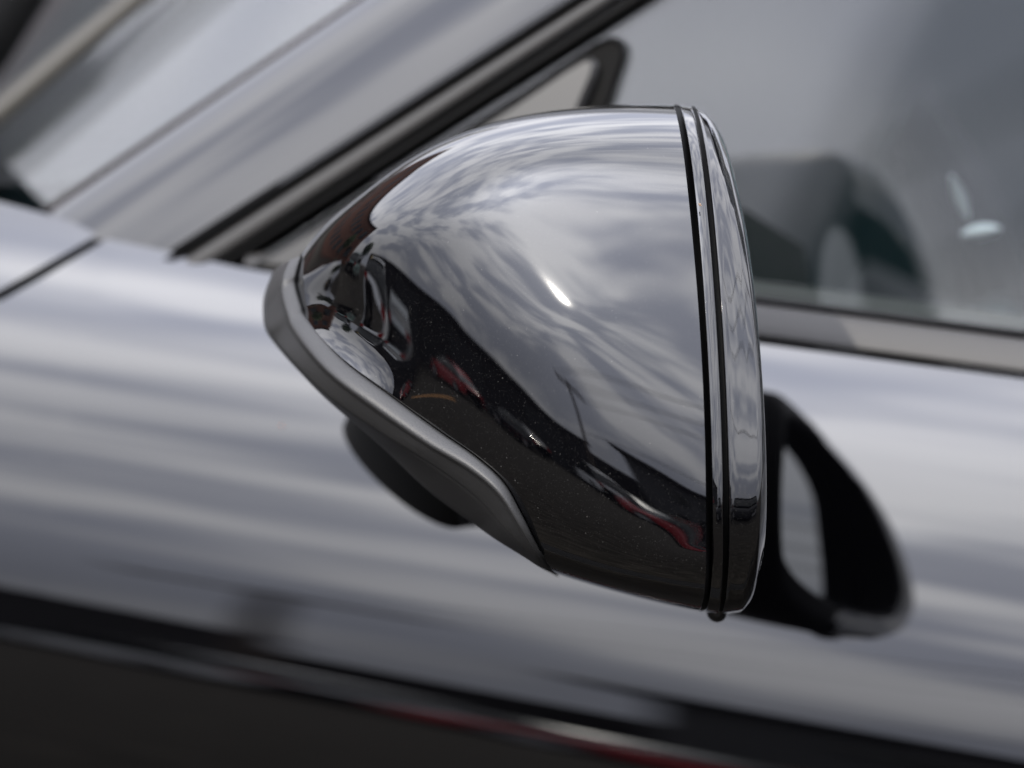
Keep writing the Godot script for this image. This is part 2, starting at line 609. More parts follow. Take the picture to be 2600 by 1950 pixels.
func prof_radius(t: float) -> float:
	var a := [-40.0, -5.0, 10.0, 45.0, 60.0, 86.0]
	var r := [0.9, 0.5, 0.225, 0.225, 0.3, 1.1]
	for k in 5:
		if t <= a[k + 1]:
			return lerpf(r[k], r[k + 1], (t - a[k]) / (a[k + 1] - a[k]))
	return 1.1

func make_profile() -> void:
	var y := 0.0
	var z := 0.0
	var dt := deg_to_rad((TH1 - TH0) / (THN - 1))
	for k in THN:
		var t := TH0 + (TH1 - TH0) * k / (THN - 1)
		y += prof_radius(t) * cos(deg_to_rad(t)) * dt
		z -= prof_radius(t) * sin(deg_to_rad(t)) * dt
		prof_y.append(y)
		prof_z.append(z)
	var i0 := int(round((45.0 - TH0) / (TH1 - TH0) * (THN - 1)))
	var oy := 0.9785 - prof_y[i0]
	var oz := -0.123 - prof_z[i0]
	for k in THN:
		prof_y[k] += oy
		prof_z[k] += oz

func flank(x: float, t: float, inset := 0.0) -> Vector3:
	var k := clampf((t - TH0) / (TH1 - TH0) * (THN - 1), 0.0, THN - 1.001)
	var i := int(k)
	var f := k - i
	var a := deg_to_rad(t)
	var yy := lerpf(prof_y[i], prof_y[i + 1], f)
	var zz := lerpf(prof_z[i], prof_z[i + 1], f)
	if t < 45.0:      # the flank is a little taller towards the rear
		var g := 1.0 + 0.3 * clampf(x, -0.35, 0.3)
		yy = 0.9785 + (yy - 0.9785) * g
		zz = -0.123 + (zz + 0.123) * g
	return Vector3(x, yy, zz) - Vector3(0, sin(a), cos(a)) * inset

func ramp(x: float, xs: Array, ys: Array) -> float:
	if x <= xs[0]: return ys[0]
	for k in xs.size() - 1:
		if x <= xs[k + 1]:
			return lerpf(ys[k], ys[k + 1], (x - xs[k]) / (xs[k + 1] - xs[k]))
	return ys[ys.size() - 1]

# the plane of the side window: along the car and up its slope
const TILT := 19.0
func win(x: float, v: float, off := 0.0) -> Vector3:
	var a := deg_to_rad(TILT)
	return Vector3(x, 0.982, -0.127) + Vector3(0, cos(a), -sin(a)) * v + win_n() * off

func win_n() -> Vector3:
	var a := deg_to_rad(TILT)
	return Vector3(0, sin(a), cos(a))

func band(b: Dictionary, l0: Array, l1: Array, offs: Array, fr: Array, t0: float, t1: float, n := 24) -> void:
	# a strip on the window plane between two slanting lines, with a profile across it
	var P := PackedVector3Array()
	for i in n:
		var t := lerpf(t0, t1, i / float(n - 1))
		var a := Vector2(lerpf(l0[0], l0[2], t), lerpf(l0[1], l0[3], t))
		var c := Vector2(lerpf(l1[0], l1[2], t), lerpf(l1[1], l1[3], t))
		for k in fr.size():
			var q := a.lerp(c, fr[k])
			P.append(win(q.x, q.y, offs[k]))
	sheet(b, P, n, fr.size(), true)

func build_car() -> void:
	make_profile()
	var car := thing("sports_car", "dark grey sports car filling the picture, its drop-shaped wing mirror in front", "car")
	build_body(car)
	build_glasshouse(car)
	build_cabin(car)
	build_mirror(car)

func build_body(car: Node3D) -> void:
	var gx := [-0.9, -0.4, -0.25, -0.1943, -0.1834, -0.1646, -0.141, -0.1187, -0.1032, 0.04]
	var gt := [24.0, 27.0, 32.5, 39.5, 42.0, 46.5, 46.1, 45.6, 45.5, 45.1]
	var P := PackedVector3Array()
	var N := PackedVector3Array()
	var nx := 120
	var nt := 90
	for i in nx:
		var f := i / float(nx - 1)
		var x := lerpf(-0.9, -0.2, f / 0.25) if f < 0.25 else (lerpf(-0.2, 0.2, (f - 0.25) / 0.6) if f < 0.85 else lerpf(0.2, 1.3, (f - 0.85) / 0.15))
		var hi := ramp(x, gx, gt) - 0.3
		for j in nt:
			var g := j / float(nt - 1)
			var t := lerpf(-40.0, hi, pow(g, 0.75))
			P.append(flank(x, t))
			var a := deg_to_rad(t)
			N.append(Vector3(0, sin(a), cos(a)))
	for i in nx:      # the sheet's upper edge is folded in
		pass
	var b := bag()
	sheet(b, P, nx, nt, false)
	var E := PackedVector3Array()
	for i in nx:
		for k in 4:
			var p := P[i * nt + nt - 1]
			var n := N[i * nt + nt - 1]
			var up := Vector3(0, n.z, -n.y)
			E.append(p + up * [0.0, 0.0007, 0.001, 0.001][k] - n * [0.0, 0.0003, 0.001, 0.008][k])
	sheet(b, E, nx, 4)
	commit(b, "door_and_fender_panel", "paint", car)
	lint(car, "dirt_speck", flank(-0.0952, 32.4), Vector3(0, 0.53, 0.85), 0.0008, "dirt_orange", 5)
	# hood, from the shut line inwards: it rolls over the fender's crest and falls towards the middle
	var H := PackedVector3Array()
	var rt := [24.0, 27.0, 32.5, 39.5, 42.0, 46.5, 47.2, 47.7, 48.3]
	var rx := [-0.91, -0.41, -0.255, -0.1985, -0.1875, -0.1685, -0.1755, -0.186, -0.205]
	var iz := [-0.132, -0.16, -0.2, -0.23, -0.36, -0.56, -0.9]
	var iy := [0.0, -0.002, -0.014, -0.026, -0.054, -0.072, -0.085]
	var ix := [-0.206, -0.217, -0.233, -0.245, -0.315, -0.40, -0.52]
	var crest := flank(0.0, 48.3)
	for i in 130:
		for j in 30:
			if i < 70:
				var t := lerpf(24.5, 48.3, i / 69.0)
				H.append(flank(lerpf(-1.0, ramp(t, rt, rx), j / 29.0), t))
			else:
				var zz := lerpf(crest.z, -0.9, pow((i - 69) / 60.0, 1.7))
				var a: float = zz - crest.z
				var soft := 0.0135 * (1.0 - exp(a / 0.018))
				H.append(Vector3(lerpf(-1.0, ramp(-zz, [0.132, 0.16, 0.2, 0.23, 0.36, 0.56, 0.9], ix), j / 29.0), crest.y + soft + ramp(-zz, [0.132, 0.16, 0.2, 0.23, 0.36, 0.56, 0.9], iy), zz))
	var h := bag()
	sheet(h, H, 130, 30, false)
	var hn: Vector3 = h.n[40 * 30 + 10]
	if hn.y < 0.0:
		h = bag()
		sheet(h, H, 130, 30, true)
	commit(h, "hood", "paint", car)
	# dark channel under the shut lines
	var G := PackedVector3Array()
	for i in 40:
		for j in 60:
			G.append(flank(lerpf(-1.0, 1.3, i / 39.0), lerpf(18.0, 48.0, j / 59.0), 0.009))
	var g := bag()
	sheet(g, G, 40, 60, true)
	commit(g, "seam_channel", "groove", car)
	# roof over the cabin, far side and floor, so that the cabin is closed
	var r := bag()
	quad(r, Vector3(0.16, 1.262, -0.27), Vector3(1.3, 1.30, -0.27), Vector3(1.3, 1.30, -1.25), Vector3(0.16, 1.262, -1.25), Vector3(0.5, 0.5, -0.7))
	quad(r, Vector3(0.16, 1.252, -0.27), Vector3(1.3, 1.29, -0.27), Vector3(1.3, 1.29, -1.25), Vector3(0.16, 1.252, -1.25), Vector3(0.5, 2.5, -0.7))
	commit(r, "roof", "paint", car)
	var d := bag()
	box(d, Vector3(0.2, 0.62, -1.42), Vector3(2.2, 0.74, 0.08))
	commit(d, "far_door", "paint", car)
	var fl := bag()
	box(fl, Vector3(0.2, 0.28, -0.75), Vector3(2.2, 0.06, 1.3))
	box(fl, Vector3(1.3, 0.75, -0.75), Vector3(0.06, 1.0, 1.3))
	commit(fl, "floor_pan", "cabin_black", car)

func build_glasshouse(car: Node3D) -> void:
	var paint_end := [-0.1413, -0.0013, -0.0263, 0.0916]
	var grey0 := [-0.1378, -0.0013, -0.0219, 0.0921]
	var grey1 := [-0.1273, -0.0021, -0.0121, 0.0932]
	var black1 := [-0.1221, -0.0022, -0.002, 0.0944]
	# painted windscreen pillar
	var s0 := win(-0.1413, -0.0013, 0.001)
	var s1 := win(-0.0263, 0.0916, 0.001)
	var w0 := Vector3(-0.2012, 0.97, -0.1747)
	var w1 := Vector3(-0.1038, 1.0482, -0.2016)
	var P := PackedVector3Array()
	for i in 50:
		var t := lerpf(-0.12, 2.9, i / 49.0)
		var a := s0.lerp(s1, t)
		var c := w0.lerp(w1, t)
		var along := (s1 - s0).normalized()
		var out := along.cross(c - a).normalized()
		if out.dot(win_n()) < 0.0: out = -out
		var ctrl := (a + c) * 0.5 + out * 0.031 - (c - a) * -0.12
		for k in 25:
			var u := lerpf(0.02, 0.985, k / 24.0)
			P.append(a.lerp(ctrl, u).lerp(ctrl.lerp(c, u), u))
	var b := bag()
	sheet(b, P, 50, 25, false)
	var test: Vector3 = b.n[25 * 25 + 12]
	if test.dot(win_n()) < 0.0:
		b = bag()
		sheet(b, P, 50, 25, true)
	commit(b, "windscreen_pillar", "paint", car)
	# seals and trims beside it
	var sl := bag()
	band(sl, paint_end, grey0, [-0.003, 0.0025, 0.0025, -0.004], [-0.25, -0.1, 0.8, 1.0], -0.1, 2.9)
	commit(sl, "pillar_seal", "rubber", car)
	var gr := bag()
	band(gr, grey0, grey1, [-0.003, 0.0012, 0.0022, 0.0026, 0.0022, 0.0012, -0.003], [0.0, 0.08, 0.25, 0.5, 0.75, 0.92, 1.0], -0.1, 2.9)
	commit(gr, "window_surround_trim", "satin_trim", car)
	var bl := bag()
	band(bl, grey1, black1, [-0.004, 0.0, 0.0012, 0.0012, 0.0, -0.006], [0.0, 0.12, 0.35, 0.65, 0.88, 1.0], -0.1, 2.9)
	commit(bl, "window_seal", "rubber", car)
	# mirror sail panel in the window's front corner
	var face := PackedVector3Array()
	for q in [[-0.116, -0.002], [-0.103, 0.0083], [-0.075, 0.0297], [-0.0408, 0.0579], [-0.0262, 0.0706], [-0.0213, 0.0744], [-0.0192, 0.0752], [-0.0172, 0.0744], [-0.0162, 0.0727], [-0.0166, 0.0691], [-0.0190, 0.0605], [-0.030, 0.012], [-0.034, -0.002]]:
		face.append(win(q[0], q[1], 0.004 - 0.06 * q[1]))
	var sp := bag()
	prism(sp, face, (win_n() + Vector3(0, 0.0567, -0.0195)).normalized(), 0.012, 0.0015)
	commit(sp, "mirror_sail_panel", "sail_black", car)
	var rim := PackedVector3Array()
	for q in [[-0.118, -0.002], [-0.10, 0.0138], [-0.0408, 0.0617], [-0.0197, 0.0796], [-0.015, 0.0824], [-0.0112, 0.0821], [-0.0088, 0.0798], [-0.0082, 0.0762], [-0.0104, 0.0646], [-0.022, 0.012], [-0.025, -0.002]]:
		rim.append(win(q[0], q[1], -0.0055))
	var ru := bag()
	prism(ru, rim, win_n(), 0.006, 0.002)
	commit(ru, "sail_panel_seal", "rubber", car)
	# belt trim under the glass
	var bt := bag()
	var BP := PackedVector3Array()
	for i in 60:
		var x := lerpf(-0.119, 1.2, pow(i / 59.0, 1.6))
		var sc := ramp(x, [-0.119, -0.098, 0.5], [0.35, 1.0, 1.1])
		for q in [[-0.0037, -0.006], [-0.0036, 0.0012], [-0.0032, 0.0022], [-0.002, 0.0024], [0.001, 0.0014], [0.004, 0.0002], [0.0058, -0.0008], [0.0063, -0.0018], [0.0064, -0.006]]:
			BP.append(win(x, q[0] * sc + (0.0 if sc > 0.99 else -0.001), q[1]))
	sheet(bt, BP, 60, 9, true)
	commit(bt, "belt_trim", "satin_trim", car)
	var bs := bag()
	band(bs, [-0.02, 0.006, 1.2, 0.0085], [-0.02, 0.009, 1.2, 0.012], [-0.006, -0.002, -0.0025, -0.008], [0.0, 0.3, 0.7, 1.0], 0.0, 1.0, 40)
	commit(bs, "glass_wiper_seal", "rubber", car)
	var il := bag()
	prism(il, PackedVector3Array([win(-0.03, 0.0135, -0.016), win(1.1, 0.0135, -0.016), win(1.1, 0.0135, -0.07), win(-0.03, 0.0135, -0.07)]), Vector3.UP, 0.03, 0.0)
	commit(il, "inner_sill", "sill_grey", car)
	# door glass, 4 mm thick
	var dg := bag()
	var gp := PackedVector3Array()
	for q in [[-0.13, -0.01], [1.2, -0.01], [1.2, 0.31], [0.27, 0.31], [-0.02, 0.082]]:
		gp.append(win(q[0], q[1], -0.007))
	prism(dg, gp, win_n(), 0.004, 0.0)
	commit(dg, "door_window", "window_glass", car)
	# windscreen with its dark edge seal
	var ed := bag()
	tube(ed, PackedVector3Array([w0.lerp(w1, -0.1), w0.lerp(w1, 2.9)]), PackedFloat32Array([0.0016]), 8)
	commit(ed, "windscreen_edge_seal", "rubber", car)
	var ws := bag()
	var along := (w1 - w0)
	var inw := Vector3(-0.22, 0.03, -0.97)
	var wn := along.cross(inw).normalized()
	if wn.y < 0.0: wn = -wn
	for side in [0.0, 0.004]:
		var W := PackedVector3Array()
		for i in 30:
			for j in 30:
				var s := j / 29.0
				W.append(w0.lerp(w1, lerpf(-0.4, 2.9, i / 29.0)) + inw * s * 1.2 + wn * (0.28 * s * (1.0 - s) - side - 0.001))
		sheet(ws, W, 30, 30, side > 0.0)
	commit(ws, "windscreen", "window_glass", car)
	# wiper lying on the windscreen
	var wi := part_node("wiper", car)
	var wb := bag()
	tube(wb, PackedVector3Array([Vector3(-0.272, 0.948, -0.236) + wn * 0.006, Vector3(-0.246, 0.973, -0.246) + wn * 0.006, Vector3(-0.224, 0.995, -0.262) + wn * 0.006, Vector3(-0.201, 1.017, -0.278) + wn * 0.006, Vector3(-0.13, 1.087, -0.33) + wn * 0.006]), PackedFloat32Array([0.0042]), 10)
	commit(wb, "blade", "wiper_arm", wi)
	var wa := bag()
	tube(wa, PackedVector3Array([Vector3(-0.290, 0.945, -0.26) + wn * 0.014, Vector3(-0.263, 0.980, -0.288) + wn * 0.014, Vector3(-0.257, 0.999, -0.324) + wn * 0.014, Vector3(-0.24, 1.03, -0.36) + wn * 0.014]), PackedFloat32Array([0.014, 0.014, 0.012, 0.009]), 10)
	commit(wa, "arm", "wiper_rubber", wi)

func build_cabin(car: Node3D) -> void:
	var d := bag()
	var prof := [[-0.5, 0.60], [-0.5, 0.93], [-0.30, 0.955], [-0.08, 0.985], [0.02, 0.988], [0.04, 0.978], [0.045, 0.955], [0.02, 0.90], [0.0, 0.80], [-0.02, 0.60]]
	var P := PackedVector3Array()
	for i in 12:
		var f := i / 11.0
		for q in prof:
			P.append(Vector3(q[0] - 0.02 * sin(f * PI), q[1] + 0.012 * sin(f * PI), lerpf(-0.22, -1.30, f)))
	sheet(d, P, 12, prof.size(), false)
	var fc := PackedVector3Array()
	for q in prof:
		fc.append(Vector3(q[0], q[1], -0.22))
	flat_poly(d, fc, Vector3(0, 0, 1))
	commit(d, "dashboard", "cabin_black", car)
	var sw := part_node("steering_wheel", car)
	var c := Vector3(0.055, 0.815, -0.47)
	var t := Vector3(-sin(deg_to_rad(28)), cos(deg_to_rad(28)), 0)
	var z := Vector3(0, 0, 1)
	var ring := PackedVector3Array()
	for k in 65:
		var a := TAU * k / 64.0
		ring.append(c + (t * cos(a) + z * sin(a)) * 0.18)
	var rb := bag()
	tube(rb, ring, PackedFloat32Array([0.014]), 14, 1.0, Vector3(0.9, 0.42, 0.05))
	commit(rb, "rim", "cabin_black", sw)
	for a in [0.0, PI / 2, -PI / 2, PI]:
		if a == 0.0: continue
		var sb := bag()
		var dir := t * cos(a) + z * sin(a)
		tube(sb, PackedVector3Array([c - Vector3(0.02, -0.01, 0) + dir * 0.05, c + dir * 0.17]), PackedFloat32Array([0.02, 0.014]), 10, 0.4, t.cross(z))
		commit(sb, "spoke", "leather_grey", sw)
	var hb := bag()
	tube(hb, PackedVector3Array([c - Vector3(0.06, -0.03, 0), c + Vector3(0.02, -0.01, 0)]), PackedFloat32Array([0.05, 0.06]), 20)
	commit(hb, "hub", "cabin_black", sw)
	var ih := part_node("inner_door_handle", car)
	for e in [[Vector3(0.0855, 1.0080, -0.22), Vector3(0.0917, 0.9939, -0.222)], [Vector3(0.0903, 0.9884, -0.222), Vector3(0.1026, 0.9927, -0.22)]]:
		var hp := bag()
		var pp := PackedVector3Array()
		var rr := PackedFloat32Array()
		for k in 9:
			var u := k / 8.0
			pp.append((e[0] as Vector3).lerp(e[1], u))
			rr.append(0.0007 + 0.0018 * sin(PI * u))
		tube(hp, pp, rr, 12)
		commit(hp, "lever", "chrome", ih)
	for s in [-1.0, 1.0]:
		var se := part_node("seat", car)
		var zc: float = -0.75 + s * 0.33
		var cu := bag()
		tube(cu, PackedVector3Array([Vector3(0.35, 0.55, zc), Vector3(0.8, 0.50, zc)]), PackedFloat32Array([0.24, 0.24]), 20, 0.4)
		commit(cu, "cushion", "leather_grey", se)
		var bk := bag()
		tube(bk, PackedVector3Array([Vector3(0.80, 0.5, zc), Vector3(0.92, 0.85, zc), Vector3(0.99, 1.06, zc)]), PackedFloat32Array([0.24, 0.24, 0.15]), 20, 0.4, Vector3(0, 0, 1))
		commit(bk, "backrest", "leather_grey", se)
	var fd := bag()
	box(fd, Vector3(0.35, 0.72, -1.33), Vector3(1.5, 0.5, 0.04))
	commit(fd, "far_door_lining", "leather_grey", car)

# ------------------------------------------------------------------ the wing mirror
const CX0 := -0.75
const CX1 := 0.55
const CY0 := -0.65
const CY1 := 0.76
const CNX := 9
const CNY := 19
var coef := PackedFloat32Array([
	-7.015, -5.361, -3.985, -2.881, -2.031, -1.408, -0.977, -0.693, -0.512, -0.394, -0.319, -0.292, -0.354, -0.535, -0.789, -1.079, -1.397, -1.742, -2.113,
	-5.896, -4.341, -3.069, -2.078, -1.349, -0.851, -0.537, -0.351, -0.245, -0.182, -0.14, -0.114, -0.127, -0.26, -0.453, -0.673, -0.932, -1.225, -1.551,
	-4.865, -3.415, -2.249, -1.371, -0.768, -0.398, -0.193, -0.089, -0.035, -0.004, 0.012, 0.015, 0.02, -0.04, -0.175, -0.333, -0.547, -0.799, -1.093,
	-3.916, -2.586, -1.53, -0.763, -0.293, -0.053, 0.052, 0.097, 0.119, 0.132, 0.137, 0.139, 0.142, 0.146, 0.067, -0.051, -0.238, -0.466, -0.743,
	-3.043, -1.854, -0.919, -0.26, 0.065, 0.181, 0.218, 0.234, 0.248, 0.255, 0.26, 0.266, 0.257, 0.239, 0.211, 0.138, -0.021, -0.24, -0.51,
	-2.252, -1.211, -0.424, 0.122, 0.283, 0.312, 0.328, 0.342, 0.347, 0.351, 0.351, 0.325, 0.298, 0.268, 0.24, 0.201, 0.065, -0.132, -0.387,
	-1.582, -0.661, -0.024, 0.356, 0.375, 0.388, 0.402, 0.406, 0.404, 0.395, 0.373, 0.348, 0.322, 0.294, 0.261, 0.209, 0.088, -0.099, -0.35,
	-1.117, -0.313, 0.215, 0.441, 0.436, 0.456, 0.453, 0.447, 0.434, 0.413, 0.39, 0.365, 0.337, 0.308, 0.275, 0.209, 0.08, -0.116, -0.376,
	-0.91, -0.256, 0.161, 0.364, 0.433, 0.467, 0.468, 0.457, 0.438, 0.413, 0.388, 0.362, 0.338, 0.312, 0.274, 0.196, 0.053, -0.161, -0.444])

func mp(x: float, y: float, w: float) -> Vector3:
	return M0 + (MX * x + MY * y + MW * w) * U

func md(x: float, y: float, w: float) -> Vector3:
	return (MX * x + MY * y + MW * w).normalized()

func cubic(s: float) -> Array:
	return [pow(1.0 - s, 3) / 6.0, (3.0 * s * s * s - 6.0 * s * s + 4.0) / 6.0, (-3.0 * s * s * s + 3.0 * s * s + 3.0 * s + 1.0) / 6.0, s * s * s / 6.0]

func dcubic(s: float) -> Array:
	return [-0.5 * (1.0 - s) * (1.0 - s), (9.0 * s * s - 12.0 * s) / 6.0, (-9.0 * s * s + 6.0 * s + 3.0) / 6.0, 0.5 * s * s]

func psi(x: float, y: float) -> Vector3:
	# the dome's field and its two slopes
	var tx := clampf((x - CX0) / (CX1 - CX0), 0.0, 0.999999) * (CNX - 3)
	var ty := clampf((y - CY0) / (CY1 - CY0), 0.0, 0.999999) * (CNY - 3)
	var ix := int(tx)
	var iy := int(ty)
	var bx := cubic(tx - ix)
	var by := cubic(ty - iy)
	var dx := dcubic(tx - ix)
	var dy := dcubic(ty - iy)
	var r := Vector3.ZERO
	for a in 4:
		for c in 4:
			var k := coef[(ix + a) * CNY + iy + c]
			r += Vector3(bx[a] * by[c], dx[a] * by[c], bx[a] * dy[c]) * k
	r.y *= (CNX - 3) / (CX1 - CX0)
	r.z *= (CNY - 3) / (CY1 - CY0)
	return r

func catmull(pts: Array, t: float) -> Vector2:
	var n := pts.size()
	var f := clampf(t, 0.0, 1.0) * (n - 1)
	var i := mini(int(f), n - 2)
	var s := f - i
	var p1: Vector2 = pts[i]
	var p2: Vector2 = pts[i + 1]
	var p0: Vector2 = pts[i - 1] if i > 0 else p1 * 2.0 - p2
	var p3: Vector2 = pts[i + 2] if i + 2 < n else p2 * 2.0 - p1
	return 0.5 * (2.0 * p1 + (p2 - p0) * s + (2.0 * p0 - 5.0 * p1 + 4.0 * p2 - p3) * s * s + (3.0 * p1 - p0 - 3.0 * p2 + p3) * s * s * s)

var border := [Vector2(-0.56, 0.258), Vector2(-0.543, 0.203), Vector2(-0.515, 0.155), Vector2(-0.422, 0.063), Vector2(-0.304, -0.023), Vector2(-0.176, -0.114), Vector2(-0.085, -0.176), Vector2(-0.018, -0.237), Vector2(0.027, -0.317), Vector2(0.067, -0.398), Vector2(0.115, -0.478)]
var border_line := []

func flange(x: float, y: float) -> float:
	# the cap flares out where it meets the lower housing near the mirror's foot
	var best := 9.0
	var at := 0.0
	for k in border_line.size() - 1:
		var a: Vector2 = border_line[k]
		var c: Vector2 = border_line[k + 1]
		var ab := c - a
		var t := clampf((Vector2(x, y) - a).dot(ab) / ab.length_squared(), 0.0, 1.0)
		var d := Vector2(x, y).distance_to(a + ab * t)
		if d < best:
			best = d
			at = (k + t) / (border_line.size() - 1)
	var amp := 0.085 * (1.0 - smoothstep(0.22, 0.5, at))
	var q := maxf(0.0, 1.0 - best / 0.135)
	return amp * q * q * q

func soft_root(x: float, y: float, h: Vector3) -> Vector3:
	# height over the silhouette plane and its slopes; near the foot the dome runs out softly
	var eps := 0.006 * smoothstep(-0.30, -0.50, x) + 1e-7
	var r := sqrt(h.x * h.x + eps * eps)
	var p := 0.5 * (h.x + r)
	var w := sqrt(maxf(p, 1e-9))
	var dp := 0.5 * (1.0 + h.x / r)
	return Vector3(w, dp * h.y, dp * h.z)

func cap_w(x: float, y: float) -> float:
	return soft_root(x, y, psi(x, y)).x + flange(x, y) - 5.0 * pow(maxf(0.0, -0.27 - x), 3)

func outline(from: Vector2, to: Vector2) -> Vector2:
	# where the ray from a point inside first leaves the dome
	var a := 0.0
	var step := 0.01
	var d := (to - from).normalized()
	while a < 2.0 and psi(from.x + d.x * (a + step), from.y + d.y * (a + step)).x > 0.0:
		a += step
	var lo := a
	var hi := a + step
	for k in 20:
		var m := (lo + hi) * 0.5
		if psi(from.x + d.x * m, from.y + d.y * m).x > 0.0: lo = m
		else: hi = m
	return from + d * lo

func build_mirror(car: Node3D) -> void:
	for k in 61:
		border_line.append(catmull(border, k / 60.0))
	var mir := part_node("wing_mirror", car)
	# cap: ruled in plan between its lower border and its upper outline
	var lower := border.duplicate()
	lower.append_array([Vector2(0.22, -0.512), Vector2(0.33, -0.54), Vector2(0.41, -0.556), Vector2(0.465, -0.568)])
	var upper := [Vector2(-0.555, 0.285), Vector2(-0.545, 0.32), Vector2(-0.489, 0.39), Vector2(-0.45, 0.43), Vector2(-0.383, 0.481), Vector2(-0.315, 0.54), Vector2(-0.242, 0.585), Vector2(-0.155, 0.63), Vector2(-0.066, 0.661), Vector2(0.02, 0.68), Vector2(0.11, 0.694), Vector2(0.19, 0.702), Vector2(0.263, 0.708), Vector2(0.34, 0.709), Vector2(0.403, 0.709)]
	var nu := 150
	var nv := 110
	var P := PackedVector3Array()
	var N := PackedVector3Array()
	var Q := PackedVector3Array()
	var QN := PackedVector3Array()
	for i in nu:
		var s := i / float(nu - 1)
		var a := catmull(lower, s)
		var c := catmull(upper, s)
		var mid := a.lerp(c, 0.5)
		if psi(mid.x, mid.y).x <= 0.0:
			mid = a.lerp(c, 0.6)
		var top := c.lerp(outline(mid, c), smoothstep(-0.53, -0.40, c.x))
		var bot := a if s < 10.4 / 14.0 else outline(mid, a)
		for j in nv:
			var f := j / float(nv - 1)
			# finer towards the outlines
			var t := 0.5 - 0.5 * cos(PI * f)
			var p := bot.lerp(top, t)
			p.x += 0.021 * sin(PI * t) * pow(s, 4)
			var h := psi(p.x, p.y)
			var sr := soft_root(p.x, p.y, h)
			var w := sr.x
			var fl := flange(p.x, p.y)
			var e := 0.004
			var fx := (flange(p.x + e, p.y) - flange(p.x - e, p.y)) / (2 * e)
			var fy := (flange(p.x, p.y + e) - flange(p.x, p.y - e)) / (2 * e)
			var roll := maxf(0.0, -0.27 - p.x)
			fl -= 5.0 * pow(roll, 3)
			fx += 15.0 * roll * roll
			P.append(mp(p.x, p.y, w + fl))
			N.append(md(-sr.y - 2.0 * w * fx, -sr.z - 2.0 * w * fy, 2.0 * w + 1e-5))
			Q.append(mp(p.x, p.y, -0.8 * w))
			QN.append(md(-sr.y * 0.8, -sr.z * 0.8, -2.0 * w - 1e-5))
	var b := bag()
	sheet(b, P, nu, nv, false, N)
	commit(b, "cap", "cap_paint", mir)
	var q := bag()
	sheet(q, Q, nu, nv, false, QN)
	commit(q, "inboard_shell", "rubber", mir)
	build_mirror_rim(mir, P, nu, nv)
	lint(mir, "lint_speck", mp(0.455, 0.434, 0.545), MW, 0.0009, "lint_tan", 3)
	build_mirror_housing(mir)

func lint(parent: Node3D, called: String, at: Vector3, out: Vector3, size: float, mat: String, sd: int) -> void:
	# a scrap of dirt: a few crossed fibres
	var r := RandomNumberGenerator.new()
	r.seed = sd
	var b := bag()
	for k in 7:
		var d := Vector3(r.randfn(), r.randfn(), r.randfn()).normalized() * size * (0.5 + r.randf())
		tube(b, PackedVector3Array([at + out * size * 0.3 - d * 0.5, at + out * size * 0.5, at + out * size * 0.3 + d * 0.5]), PackedFloat32Array([size * 0.1, size * 0.22, size * 0.08]), 6)
	commit(b, called, mat, parent)

